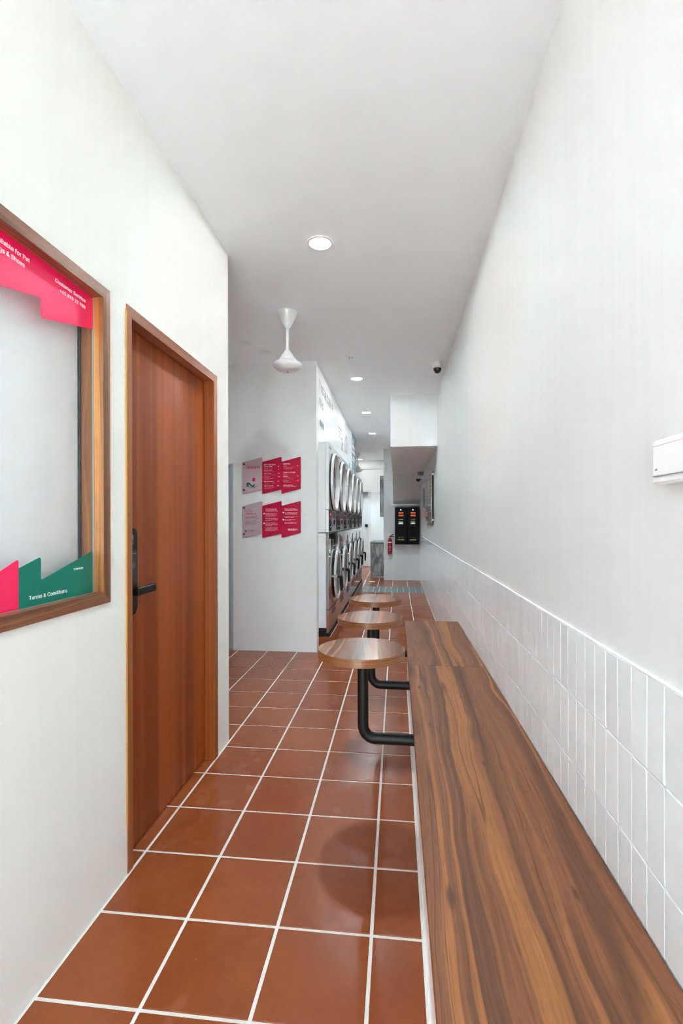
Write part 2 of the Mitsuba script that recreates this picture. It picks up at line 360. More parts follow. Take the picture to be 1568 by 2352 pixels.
# ------------------------------------------------------------------ round side tables on bent pipes
def side_table(y, label):
    t = thing('side_table', label, 'table', 'round side tables along the bench')
    cx, R, zt, zb = -0.152, 0.1865, 0.766, 0.731
    top = lathe([(0, zt), (R - 0.0012, zt), (R - 0.0006, zt - 0.0004)], 96); edge = lathe([(R - 0.0004, zt - 0.0006), (R, zt - 0.0016), (R, zb + 0.001), (R - 0.001, zb), (0, zb)], 96)
    add('tabletop', mv(top, cx, y, 0), 'table_laminate', t, smooth=40)
    add('edge_band', mv(edge, cx, y, 0), 'table_edge_band', t, smooth=40)
    px, zl, rb, r = -0.146, 0.377, 0.055, 0.0232
    path = [(px, y, 0.731), (px, y, 0.60)] + [(px, y, zl + rb + k * 0.02) for k in (2, 1)]
    path += [(px + rb - rb * math.cos(a), y, zl + rb - rb * math.sin(a)) for a in np.linspace(0, math.pi / 2, 14)]
    path += [(px + rb + 0.02, y, zl), (0.0, y, zl), (0.083, y, zl)]
    add('pipe_leg', tube(path, r, 28), 'black_steel', t, smooth=40)
    add('mounting_plate', mv(lathe([(0, 0.729), (0.055, 0.729), (0.055, 0.7315)], 32), px, y, 0), 'black_steel', t)
side_table(2.12, 'round walnut side table nearest the camera on a bent black pipe')
side_table(2.82, 'middle one of three round walnut side tables fixed to the bench')
side_table(3.50, 'farthest of three round walnut side tables, near the end of the bench')

# ------------------------------------------------------------------ window with stickers in the left wall
w = 'window_1'; tag(w, 'walnut framed window with pink and green stickers on its pane', None, None, 'structure')
y0, y1, z0, z1 = WIN; fx = XL + 0.006; fwid = 0.038; gx = -1.032
def mitre(y0, y1, z0, z1, t, side, xa, xb):
    p = {'top': [(y0, z1), (y1, z1), (y1 - t, z1 - t), (y0 + t, z1 - t)], 'bottom': [(y0, z0), (y1, z0), (y1 - t, z0 + t), (y0 + t, z0 + t)],
         'far': [(y1, z0), (y1, z1), (y1 - t, z1 - t), (y1 - t, z0 + t)], 'near': [(y0, z0), (y0, z1), (y0 + t, z1 - t), (y0 + t, z0 + t)]}[side]
    return flat(Polygon(p), xb - xa, LEFT(xa, 0, 0))
for side, m in (('top', 'frame_wood_level'), ('bottom', 'frame_wood_level'), ('far', 'frame_wood_upright'), ('near', 'frame_wood_upright')):
    add('frame_rail' if m.endswith('level') else 'frame_stile', mitre(y0, y1, z0, z1, fwid, side, XL - 0.10, fx), m, w)
iy0, iy1, iz0, iz1 = y0 + fwid, y1 - fwid, z0 + fwid, z1 - fwid
add('pane', bx(gx - 0.004, gx - 0.0035, iy0, iy1, iz0, iz1), 'pane_glass', w)
add('gasket', cat([bx(-1.089, -1.079, iy1 - 0.006, iy1 + 0.001, iz0, iz1), bx(-1.089, -1.079, iy0, iy0 + 0.006, iz0, iz1), bx(-1.089, -1.079, iy0, iy1, iz0, iz0 + 0.006), bx(-1.089, -1.079, iy0, iy1, iz1 - 0.006, iz1)]), 'black_plastic', w)
add('backing_panel', bx(-1.098, -1.089, iy0 - 0.01, iy1 + 0.01, iz0 - 0.01, iz1 + 0.01), 'frosted_panel', w, label='frosted white pane with a lit room behind', emitter=emitter(0.085, (0.97, 1.0, 1.02)))
add('bead', cat([bx(gx - 0.006, gx + 0.001, iy1 - 0.0022, iy1 + 0.0005, iz0, iz1), bx(gx - 0.006, gx + 0.001, iy0, iy1, iz0 - 0.0005, iz0 + 0.002)]), 'sealant', w)
add('jamb_lining', bx(gx + 0.0012, fx - 0.0008, iy1 - 0.001, iy1 + 0.0005, iz0, iz1), 'jamb_wood', w, label='light orange-brown inner face of the jamb')
G = lambda y, z: LEFT(gx - 0.0032, y, z)
s = add('sticker', flat(rounded([(iy0, iz1), (iy1, iz1), (iy1, 1.975), (1.333, 1.913), (1.333, 1.972), (0.62, 1.80), (iy0, 1.72)], 0.008), 0.0012, G(0, 0)), 'sticker_pink', w, label='pink sticker across the top of the pane')
G2 = lambda y, z: LEFT(gx - 0.0018, y, z)
for m in (text('Customer Service', 0.0115, G2(1.392, 2.048), 0.146), text('+65 893 22 988', 0.0108, G2(1.412, 2.026), 0.125),
          text('Available for Pet', 0.0125, G2(1.287, 2.0495), None, right=True), text('Beddings & Shoes', 0.0125, G2(1.267, 2.0265), None, right=True)): add('lettering', m, 'print_white', s)
s = add('sticker', flat(rounded([(0.62, iz0), (1.2445, iz0), (1.2445, 1.212), (1.02, 1.113), (1.02, 1.2), (0.62, 1.08)], 0.006), 0.0012, G(0, 0)), 'sticker_pink', w, label='pink sticker in the lower part of the pane')
s = add('sticker', flat(rounded([(1.2452, iz0), (iy1 - 0.008, iz0), (iy1 - 0.008, 1.214), (1.33, 1.143), (1.33, 1.212), (1.2452, 1.186)], 0.006).union(sbox(1.2452, iz0, 1.3, 1.17)), 0.0012, G(0, 0)), 'sticker_green', w, label='green sticker in the lower far corner of the pane')
for m in (text('Terms & Conditions', 0.0112, G2(1.281, 1.092), 0.162), text('SCAN HERE', 0.006, G2(1.476, 1.158), 0.047)): add('lettering', m, 'print_white', s)

# ------------------------------------------------------------------ wooden door in the left wall
d = 'door_1'; tag(d, 'reddish brown wooden door with a black smart lock in a wooden frame', None, None, 'structure')
y0, y1, zt = DOOR; fw_ = 0.042; fl_, fr_ = 0.034, 0.050; dx = -1.052
def rail(pts, xa, xb): return flat(Polygon(pts), xb - xa, LEFT(xa, 0, 0))
add('frame_stile', rail([(y0, 0), (y0, zt), (y0 + fl_, zt - fw_), (y0 + fl_, 0)], XL - 0.118, XL + 0.004), 'door_frame_wood', d)
add('frame_stile', rail([(y1, 0), (y1, zt), (y1 - fr_, zt - fw_), (y1 - fr_, 0)], XL - 0.118, XL + 0.004), 'door_frame_wood', d)
add('frame_head', rail([(y0, zt), (y1, zt), (y1 - fr_, zt - fw_), (y0 + fl_, zt - fw_)], XL - 0.118, XL + 0.004), 'head_frame_wood', d)
add('leaf', bx(dx - 0.04, dx, y0 + fl_ + 0.003, y1 - fr_ - 0.003, 0.008, zt - fw_ - 0.003, 0.001), 'door_veneer', d)
add('edge_strip', bx(XL - 0.001, XL + 0.0045, y0 - 0.0055, y0 - 0.0005, 0.18, zt - 0.02), 'yellow_wood', d, label='bare yellow wood edge of the frame')
add('jamb_lining', bx(dx + 0.0005, XL + 0.0032, y1 - fr_ - 0.001, y1 - fr_ + 0.0005, 0.002, zt - fw_), 'door_jamb_wood', d, label='orange-brown inner face of the far jamb')
lk = add('lock', flat(rounded([(1.803, 0.945), (1.872, 0.945), (1.872, 1.288), (1.803, 1.288)], 0.033), 0.016, LEFT(dx, 0, 0)), 'black_plastic', d, label='black smart lock')
LX = dx + 0.0162
add('face', flat(rounded([(1.811, 1.07), (1.868, 1.07), (1.868, 1.20), (1.811, 1.20)], 0.004), 0.001, LEFT(LX - 0.0005, 0, 0)), 'black_gloss', lk)
add('reader', flat(Point(0, 0).buffer(0.014), 0.0008, LEFT(LX + 0.0004, 1.842, 1.14)), 'dark_grey', lk)
add('symbol', cat([flat(sbox(1.828, 1.243, 1.840, 1.262), 0.0006, LEFT(LX, 0, 0)), flat(sbox(1.823, 1.238, 1.848, 1.2395), 0.0006, LEFT(LX, 0, 0)), flat(Point(1.837, 1.228).buffer(0.006).difference(Point(1.837, 1.228).buffer(0.0042)), 0.0006, LEFT(LX, 0, 0)), words(0.04, LEFT(LX + 0.0006, 1.82, 1.185), 4, 0.006)]), 'grey_print', lk)
add('lever', cat([mv(lathe([(0, 0), (0.017, 0), (0.017, 0.034), (0.0, 0.034)], 28, 'x'), LX - 0.002, 1.833, 1.04), bx(LX + 0.020, LX + 0.036, 1.818, 1.96, 1.024, 1.056, 0.004)]), 'black_plastic', lk, smooth=30)

# ------------------------------------------------------------------ grey door at the left end of the sign wall
d = 'door_2'; tag(d, 'grey door with a round knob, left of the price boards', None, None, 'structure')
add('frame', cat([bx(-1.684, -1.66, YB - 0.008, 4.98, 0, 1.905, 0.002), bx(-2.52, -1.684, YB - 0.008, 4.98, 1.882, 1.905, 0.002), bx(-2.52, -2.50, YB - 0.008, 4.98, 0, 1.882, 0.002)]), 'grey_door_paint', d)
add('leaf', bx(-2.50, -1.687, YB + 0.012, YB + 0.05, 0.012, 1.878, 0.002), 'grey_door_paint', d)
add('knob', mv(lathe([(0, 0.0), (0.03, 0.0), (0.03, 0.004), (0.012, 0.008), (0.012, 0.03), (0.026, 0.036), (0.028, 0.05), (0.018, 0.06), (0, 0.062)], 32, '-y'), -1.725, YB + 0.012, 0.908), 'aluminium', d, smooth=40)
# white door at the far end
d = 'door_3'; tag(d, 'white door with a black round lock at the far end of the corridor', None, None, 'structure')
add('leaf', bx(-1.60, -0.80, YEND + 0.02, YEND + 0.06, 0.01, 2.14, 0.003), 'white_door_paint', d)
add('frame', cat([bx(-0.80, -0.75, YEND - 0.015, YEND + 0.04, 0, 2.20, 0.003), bx(-1.65, -0.75, YEND - 0.015, YEND + 0.04, 2.15, 2.20, 0.003)]), 'white_plastic', d)
add('closer_arm', bx(-1.3, -0.82, YEND - 0.03, YEND + 0.02, 2.08, 2.13, 0.004), 'mid_grey', d)
add('knob', mv(lathe([(0, 0), (0.042, 0), (0.042, 0.03), (0.02, 0.045), (0, 0.045)], 28, '-y'), -0.866, YEND + 0.02, 1.19), 'black_plastic', d, smooth=40)

# ------------------------------------------------------------------ price boards on the sign wall
BW = 0.2015
def zig(n0, n1):
    """outline of panels n0..n1 of a stepped board in board units (origin: lower left of the first panel)"""
    xs = [0.0, 0.206, 0.406, 0.603]; up, lo = [], []
    for k in range(n0, n1):
        lo += [(xs[k], 0.0), (xs[k + 1], 0.044 if k < 2 else 0.050)]
        up += [(xs[k], 0.322), (xs[k + 1], 0.372)]
    return lo + up[::-1]
def board(zl, label):
    t = thing('wall_sign', label, 'sign')
    X = -1.557; F = lambda x, z, o=0.0: FRONT(X + x, YB - 0.016 - o, zl + z)
    add('pink_panel', flat(rounded(zig(0, 1), 0.006), 0.006, FRONT(X, YB - 0.010, zl)), 'sign_pink', t)
    add('crimson_panel', flat(rounded([(x + 0.0006 * 0, z) for x, z in zig(1, 3)], 0.006), 0.0062, FRONT(X, YB - 0.010, zl)), 'sign_crimson', t)
    for (bx_, bz) in ((0.018, 0.305), (0.018, 0.040), (0.580, 0.348), (0.580, 0.084)):
        add('standoff_bolt', mv(lathe([(0, 0.0), (0.0095, 0.0), (0.0095, 0.022), (0.008, 0.0245), (0, 0.0245)], 24, '-y'), X + bx_, YB, zl + bz), 'bolt_bronze', t, smooth=40)
    return t, F
def logo(F, x, z, cap, w): return cat([text('WASH', cap, F(x, z), w, True), text('ST.', cap * 0.36, F(x + w * 1.08, z + cap * 0.62), w * 0.15, True), words(w * 0.13, F(x + w * 1.08, z + cap * 0.2), 2, cap * 0.3)])
t, F = board(1.592, 'upper crimson and pink price board listing wash and dryer prices')
o = 0.0002
add('logo', logo(F, 0.048, 0.258, 0.027, 0.112), 'print_crimson', t)
add('picture', cat([flat(rounded([(0.0, 0.0), (0.028, -0.006), (0.035, 0.028), (0.006, 0.034)], 0.004), 0.0008, F(0.102, 0.133))]), 'print_crimson', t, label='small printed picture of a laundry bag')
add('picture', cat([flat(Point(0, 0).buffer(0.010).union(sbox(-0.012, -0.032, 0.008, 0)).buffer(0.002), 0.0008, F(0.058, 0.108)), flat(Polygon([(0, 0), (0.012, 0.008), (0.040, -0.022), (0.062, -0.004), (0.056, -0.024), (0.044, -0.036)]).buffer(0.002), 0.0008, F(0.064, 0.105))]), 'print_green', t, label='printed green clothes')
add('picture', cat([flat(Polygon([(a, b), (a + 0.002, b), (c + 0.002, e), (c, e)]), 0.0008, F(0, 0)) for a, b, c, e in ((0.07, 0.058, 0.074, 0.078), (0.08, 0.058, 0.083, 0.078), (0.09, 0.058, 0.091, 0.08), (0.104, 0.058, 0.1, 0.08), (0.118, 0.06, 0.118, 0.09), (0.128, 0.06, 0.128, 0.09), (0.118, 0.06, 0.15, 0.075), (0.15, 0.075, 0.158, 0.09))]), 'print_black', t, label='printed thin black strokes')
def line(F, x, ztop, s_, w_, cap, mtl, bold=False, **k): return text(s_, cap, F(x, ztop), w_, bold, **k)
zpx = lambda zp: (1134.6 - (1040 + zp / 15.68)) * 0.00442          # height on the board of a printed row
xpx = lambda xp: 0.212 + ((600 + xp / 15.68) - 604) * 0.004494
big = [('SELF SERVICE', 115, 455, 415, 0.0122), ('DRYERS', 800, 440, 245, 0.0122), ('WASH & FOLD', 805, 748, 420, 0.0122)]
hd = [('NORMAL WASH', 115, 522, 295), ('NORMAL WASH', 115, 645, 295), ('HEAVY WASH', 115, 765, 258), ('HOT WASH', 115, 888, 212), ('HOT HEAVY WASH', 115, 1050, 355), ('DELICATE WASH', 118, 1208, 315),
      ('6 MINS', 800, 508, 138), ('EXPRESS', 803, 872, 182), ('REGULAR', 803, 1035, 190), ('IRONING SERVICE', 803, 1192, 350), ('STARTS FROM $3.80/PC', 803, 1242, 460),
      ('$8', 612, 518, 48), ('$9', 612, 640, 48), ('$10', 608, 758, 72), ('$10', 608, 880, 72), ('$12', 583, 1043, 72), ('$10', 583, 1203, 75), ('$1', 1293, 502, 45), ('$6', 1293, 865, 48), ('$5', 1293, 1027, 52)]
sm = [('DETERGENT', 115, 578, 170), ('DETERGENT + SOFTENER', 115, 692, 345), ('DETERGENT 2X + SOFTENER', 118, 815, 385), ('DETERGENT + SOFTENER +', 122, 938, 360), ('HOT WATER', 128, 982, 160), ('DETERGENT 2X + SOFTENER +', 122, 1098, 405), ('HOT WATER', 128, 1142, 160), ('DETERGENT + SOFTENER +', 122, 1258, 360), ('LOWER SPIN SPEED', 128, 1302, 265),
      ('RECOMMENDED AT LEAST', 805, 555, 360), ('30 MINS FOR FULL DRY', 812, 598, 315), ('MIN 3KG', 803, 802, 135), ('6-HOUR SERVICE', 808, 922, 260), ('LAST DROP OFF AT 12PM', 812, 962, 345), ('2-3 WORKING DAYS', 805, 1085, 275)]
K = 0.004494 / 15.68
add('heading', cat([text(s_, c, F(xpx(a), zpx(b)), w_ * K, True) for s_, a, b, w_, c in big]), 'print_white', t)
add('price_list', cat([text(s_, 0.0072, F(xpx(a), zpx(b)), w_ * K, True) for s_, a, b, w_ in hd]), 'print_white', t)
add('small_print', cat([text(s_, 0.0056, F(xpx(a), zpx(b)), w_ * K) for s_, a, b, w_ in sm]), 'print_pinkwhite', t)
t, F = board(1.148, 'lower crimson and pink board headed Terms and Conditions')
zq = lambda zp: (1235.2 - (1140 + zp / 15.68)) * 0.00442
xq = lambda xp: ((550 + xp / 15.68) - 557.5) * 0.004494
add('heading', cat([text('Terms &', 0.0135, F(xq(205), zq(572)), 262 * K), text('Conditions', 0.0135, F(xq(205), zq(650)), 420 * K, True)]), 'print_crimson', t)
add('body_print', cat([words(w_ * K, F(xq(205), zq(b)), b, 0.0068) for b, w_ in ((725, 455), (768, 445), (812, 465), (893, 430), (930, 480), (972, 455), (1016, 375))]), 'mid_grey', t, kind='stuff')
add('small_print', cat([text('Welcome to Wash St.', 0.0052, F(xq(205), zq(485)), 250 * K)] +
    [text('Customer Service', 0.0068, F(xq(316), zq(1225)), 295 * K), text('+65 893 22 988', 0.0068, F(xq(316), zq(1270)), 245 * K, True)]), 'print_black', t)
add('emblem', flat(Polygon([(0, 0), (0.020, 0.005), (0.020, 0.024), (0, 0.019)]), 0.0008, F(xq(207), zq(1290))), 'print_green', t)
rows = [(455, 400), (485, 390), (515, 450), (548, 450), (622, 425), (655, 350), (690, 420), (722, 340), (795, 430), (825, 450), (860, 440), (895, 175), (962, 365), (1000, 440), (1032, 440), (1068, 235), (1135, 455), (1170, 430), (1205, 455), (1240, 360)]
add('clauses', kind='stuff', m='print_pinkwhite', parent=t, mesh=cat([words(w_ * K, F(xq(955), zq(b)), b * 3, 0.0066) for b, w_ in rows] + [words(w_ * K, F(xq(955) + 0.198, zq(b + 6)), b * 5, 0.0066) for b, w_ in ((452, 420), (480, 450), (512, 470), (590, 450), (622, 430), (655, 440), (735, 450), (765, 330), (840, 400), (868, 250), (945, 440), (975, 410))]))
for b, dx_ in ((650, 0), (1000, 0), (612, 0.198), (870, 0.198)): add('bullet', flat(Polygon([(0, 0), (0.013, 0.003), (0.013, 0.016), (0, 0.013)]), 0.0008, F(xq(885) + dx_, zq(b))), 'print_white', t)
for b, dx_ in ((445, 0), (790, 0), (1135, 0), (445, 0.198), (740, 0.198), (960, 0.198)): add('bullet', flat(Point(0, 0).buffer(0.0055), 0.0008, F(xq(910) + dx_, zq(b))), 'dark_grey', t)
add('logo', logo(F, 0.468, 0.072, 0.022, 0.086), 'print_white', t)

# ------------------------------------------------------------------ glossy panels over the machines
SX = -0.803
t = thing('wall_sign', 'white glossy lettered panel above the dryers', 'sign')
add('panel', bx(SX, SX + 0.006, 4.995, 8.80, 2.14, CEIL - 0.004, 0.0015), 'white_gloss', t)
S_ = lambda y, z: LEFT(SX + 0.006, y, z)
add('lettering', text("You've done m", 0.115, S_(5.06, 2.692), 1.11), 'grey_print', t)
add('lettering', text('this', 0.10, S_(5.06, 2.525), 0.27), 'grey_print', t)
add('emblem', cat([flat(rounded([(5.08, 2.30), (5.17, 2.33), (5.17, 2.40), (5.08, 2.37)], 0.004), 0.0012, S_(0, 0)), flat(rounded([(5.18, 2.30), (5.27, 2.33), (5.27, 2.40), (5.18, 2.37)], 0.004), 0.0012, S_(0, 0)), flat(rounded([(5.28, 2.30), (5.37, 2.33), (5.37, 2.40), (5.28, 2.37)], 0.004), 0.0012, S_(0, 0))]), 'grey_print', t)
add('print_column', cat([words(0.42, S_(7.55, z), int(z * 997), 0.02) for z in np.arange(2.40, 2.68, 0.034)]), 'grey_print', t, kind='stuff')
for y, z in ((7.12, 2.36), (7.16, 2.43), (7.12, 2.50), (8.05, 2.20), (8.30, 2.18), (8.32, 2.26)): add('print_block', flat(sbox(y, z, y + 0.14, z + 0.05), 0.0012, S_(0, 0)), 'sage_panel', t)
add('print_column', cat([words(0.5, S_(6.75, z), int(z * 877), 0.03) for z in (2.62, 2.56, 2.50)]), 'grey_print', t, kind='stuff')
t = thing('wall_sign', 'grey-green lettered panel at the far end above the dryers', 'sign')
add('panel', bx(SX, SX + 0.006, 8.83, 9.75, 2.14, CEIL - 0.004, 0.0015), 'sage_panel', t)
add('lettering', cat([words(0.5, S_(8.93, 2.68), 5, 0.06), words(0.6, S_(8.93, 2.58), 6, 0.06), words(0.62, S_(8.93, 2.49), 8, 0.03), words(0.5, S_(8.93, 2.44), 9, 0.03), words(0.4, S_(8.93, 2.25), 10, 0.02)]), 'print_white', t, kind='stuff')

# ------------------------------------------------------------------ six stacked washers and dryers on a tiled plinth
t = thing('plinth', 'low terracotta tiled plinth under the row of washing machines', 'plinth')
PX = -0.675
add('core', bx(-1.55, PX - 0.004, 4.99, 9.74, 0, 0.127), 'grout', t)
ps = mikit.ply(slab(0.297, 0.124, 0.004, 0.001), 'terracotta')
FACE = T().rotate([0, 0, 1], 90).rotate([1, 0, 0], 90)
for k in range(16):
    yy = 4.995 + 0.152 + k * 0.3045
    if yy + 0.15 < 9.9: add('tile', ps, None, t, to_world=T().translate([PX, min(yy, 9.59), 0.066]) @ FACE)
add('tile', mikit.ply(slab(0.118, 0.124, 0.004, 0.001), 'terracotta'), None, t, to_world=T().translate([-0.737, 4.986, 0.066]) @ T().rotate([1, 0, 0], 90))
add('edging', cat([bx(PX - 0.012, PX + 0.001, 4.985, 9.74, 0.1275, 0.1325, 0.001)]), 'grout', t)

MP, MY0, MX = 0.79, 4.992, -0.69
proto = []
def part(name, mesh, m, smooth=False, parent='', label=None): proto.append((parent + name, mikit.ply(mesh, m, smooth=smooth), label))
W = MP - 0.006
part('lower_body', bx(-0.80, -0.032, 0, W, 0.215, 1.192, 0.003), 'machine_side')
part('upper_body', bx(-0.80, -0.032, 0, W, 1.198, 2.13, 0.003), 'machine_side')
part('base_frame', cat([bx(-0.78, -0.034, 0.004, W - 0.004, 0.1335, 0.2145), bx(-0.034, 0.010, -0.002, MP - 0.002, 0.1335, 0.1655)]), 'black_plastic')
part('washer_front', bx(-0.031, 0.0, 0, W, 0.405, 1.192, 0.003), 'stainless')
part('access_panel', bx(-0.031, 0.0, 0, W, 0.166, 0.400, 0.003), 'stainless')
part('dryer_front', flat(sbox(0, 1.435, W, 2.13).difference(Point(0.352, 1.745).buffer(0.2725, 24)), 0.031, LEFT(-0.031, 0, 0)), 'machine_front')
part('control_fascia', bx(-0.031, 0.0, 0, W, 1.198, 1.431, 0.003), 'machine_front')
cy, cz = 0.352, 1.745; RS = 1.09
at = lambda m, x=0.0, y=cy, z=cz: mv(m, x, y, z)
part('dryer_door', at(lathe([(a * RS, b) for a, b in [(0.284, 0.013), (0.288, 0.017), (0.288, 0.034), (0.284, 0.040), (0.274, 0.042), (0.268, 0.039), (0.246, -0.012), (0.249, -0.014), (0.268, 0.013), (0.284, 0.013)]], 72, 'x')), 'white_enamel', 40)
part('gasket', at(lathe([(a * RS, b) for a, b in [(0.262, 0.0005), (0.282, 0.0005), (0.282, 0.014), (0.268, 0.014)]], 64, 'x')), 'black_plastic', 40, 'dryer_door__')
part('glass', at(lathe([(a * RS, b) for a, b in [(0, -0.004), (0.15, -0.005), (0.2495, -0.006)]], 64, 'x')), 'black_gloss', 40, 'dryer_door__')
part('grip', bx(0.016, 0.046, cy + 0.284, cy + 0.316, cz - 0.045, cz + 0.045, 0.004), 'white_enamel', False, 'dryer_door__')
part('badge', bx(0.0, 0.0015, 0.05, 0.20, 2.075, 2.09), 'mid_grey')
for a in (0.01, W - 0.16):
    part('control_strip', bx(0.0, 0.006, a, a + 0.15, 1.215, 1.43, 0.001), 'black_plastic')
    part('display_cover', bx(0.0055, 0.0075, a + 0.004, a + 0.146, 1.325, 1.428), 'DISPLAY', False, 'control_strip__' if a < 0.1 else 'control_strip_001__')
    part('indicator', bx(0.0055, 0.0072, a + 0.045, a + 0.105, 1.252, 1.262), 'print_white', False, 'control_strip__' if a < 0.1 else 'control_strip_001__')
    part('digits', cat([bx(0.007, 0.0082, a + 0.04 + k * 0.04, a + 0.06 + k * 0.04, 1.375, 1.40) for k in range(2)]), 'DIGITS', False, 'control_strip__' if a < 0.1 else 'control_strip_001__')
part('keypad', bx(0.0, 0.003, 0.24, 0.55, 1.345, 1.42, 0.001), 'mid_grey')
part('buttons', cat([bx(0.0025, 0.005, 0.27 + i * 0.075, 0.31 + i * 0.075, 1.352 + k * 0.022, 1.366 + k * 0.022) for i in range(4) for k in range(3)]), 'dark_grey', False, 'keypad__')
yk = W / 2
part('coin_lock', cat([bx(0.0, 0.012, yk - 0.022, yk + 0.022, 1.285, 1.33, 0.002), flat(Polygon([(yk - 0.02, 1.29), (yk - 0.10, 1.262), (yk - 0.10, 1.27), (yk - 0.01, 1.305)]), 0.004, LEFT(0.0, 0, 0)), flat(Polygon([(yk + 0.02, 1.29), (yk + 0.10, 1.262), (yk + 0.10, 1.27), (yk + 0.01, 1.305)]), 0.004, LEFT(0.0, 0, 0))]), 'black_plastic')
wz = 0.735; cy = W / 2
wa = lambda m: mv(m, 0, cy, wz)
part('door_surround', wa(lathe([(0.255, 0.001), (0.318, 0.001), (0.310, 0.012), (0.280, 0.016), (0.262, 0.012)], 72, 'x')), 'chrome', 40)
part('washer_door', wa(lathe([(0.0, 0.002), (0.258, 0.002), (0.258, 0.034), (0.245, 0.040), (0.2, 0.040)], 72, 'x')), 'black_gloss', 40, '', 'black porthole door with a pale ring')
part('ring', wa(lathe([(0.266, 0.034), (0.272, 0.040), (0.272, 0.050), (0.264, 0.056), (0.236, 0.058), (0.229, 0.052), (0.229, 0.034), (0.266, 0.034)], 72, 'x')), 'white_enamel', 40, 'washer_door__')
part('glass', wa(lathe([(0, 0.026), (0.12, 0.032), (0.230, 0.048)], 64, 'x')), 'black_gloss', 40, 'washer_door__')
part('latch', cat([bx(0.03, 0.072, cy - 0.280, cy - 0.225, wz - 0.02, wz + 0.02, 0.004), mv(lathe([(0, 0.005), (0.014, 0.005), (0.014, 0.085), (0, 0.085)], 20, 'x'), 0, cy - 0.255, wz)]), 'chrome', 30, 'washer_door__')
hp = [(0.072, cy - 0.255, wz), (0.100, cy - 0.255, wz), (0.112, cy - 0.252, wz - 0.012), (0.114, cy - 0.25, wz - 0.04), (0.112, cy - 0.25, wz - 0.15)]
part('handle', tube(hp, [0.016, 0.017, 0.018, 0.017, 0.013], 16), 'black_plastic', 50, 'washer_door__')
part('number_plate', bx(0.0, 0.003, 0.23, 0.55, 0.312, 0.392, 0.001), 'burgundy')
part('lettering', cat([words(0.24, LEFT(0.003, 0.27, z), 3, 0.018) for z in (0.365, 0.345, 0.325)]), 'mid_grey', False, 'number_plate__')
part('notice', bx(0, 0.0015, 0.30, 0.345, 1.03, 1.12), 'dark_grey')
part('notice', bx(0, 0.0015, 0.355, 0.40, 1.05, 1.12), 'dark_grey')
part('notice', bx(0, 0.0015, 0.06, 0.13, 0.98, 1.13), 'white_plastic')
scene['led_red'] = {'type': 'twosided', 'bsdf': {'type': 'diffuse', 'reflectance': rgb([0.3, 0.02, 0.02])}}
where = ['first stacked washer and dryer from the price boards, with a glowing red display', 'second stacked washer and dryer from the price boards, with burgundy control displays', 'third stacked washer and dryer from the price boards, last one with burgundy displays',
         'fourth stacked washer and dryer from the price boards, with dark displays', 'fifth stacked washer and dryer from the price boards, next to last in the row', 'sixth stacked washer and dryer, at the far end of the row']
for i in range(6):
    k = thing('washer_dryer', where[i], 'washing machine', 'stacked washers and dryers in a row')
    tw = T().translate([MX, MY0 + i * MP, 0])
    for n_, s_, lb in proto:
        nm = k + '__' + n_; head, _, last = nm.rpartition('__')
        key = numbered(nm)
        sh = {**s_, 'to_world': tw}
        if sh['bsdf'].get('id') == 'DISPLAY': sh['bsdf'] = {'type': 'ref', 'id': 'burgundy' if i < 3 else 'dark_grey'}
        if sh['bsdf'].get('id') == 'DIGITS':
            if i == 0 and 'control_strip__' in n_: sh['bsdf'] = {'type': 'ref', 'id': 'led_red'}; sh['emitter'] = emitter(1.6, (1.0, 0.10, 0.04))
            else: sh['bsdf'] = {'type': 'ref', 'id': 'print_pinkwhite' if i < 3 else 'mid_grey'}
        scene[key] = sh
        if lb: tag(key, lb)

# ------------------------------------------------------------------ ceiling: downlights, fans, covers, camera
def downlight(x, y, label, r=0.066, k=1.0):
    t = thing('downlight', label, 'ceiling light', 'round recessed ceiling downlights')
    add('trim', mv(lathe([(r * 0.9, CEIL - 0.001), (r * 1.12, CEIL - 0.001), (r * 1.12, CEIL - 0.006), (r * 0.98, CEIL - 0.008), (r * 0.9, CEIL - 0.004)], 40), x, y, 0), 'white_plastic', t, smooth=40)
    dsk = trimesh.creation.cylinder(radius=r * 0.93, height=0.003, sections=40); dsk.apply_translation((x, y, CEIL - 0.0045))
    add('diffuser', dsk, 'white_plastic', t, emitter=emitter(DOWNLIGHT * k))
downlight(-0.434, 2.80, 'large bright ceiling downlight nearest the camera', k=1.6)
downlight(-0.439, 5.50, 'ceiling downlight just past the price board wall', k=1.2)
downlight(-0.439, 7.235, 'ceiling downlight beside the front of the stair soffit', k=0.85)
downlight(-0.434, 8.97, 'ceiling downlight near the grey-green panel', k=0.85)
downlight(-0.95, 12.70, 'smallest ceiling downlight, beyond the far fan')
for x_, y_, lb_ in ((-1.75, 12.70, 'ceiling downlight of the far room hidden by the machines'), (-0.95, 13.75, 'ceiling downlight hidden behind the far beam')): downlight(x_, y_, lb_)
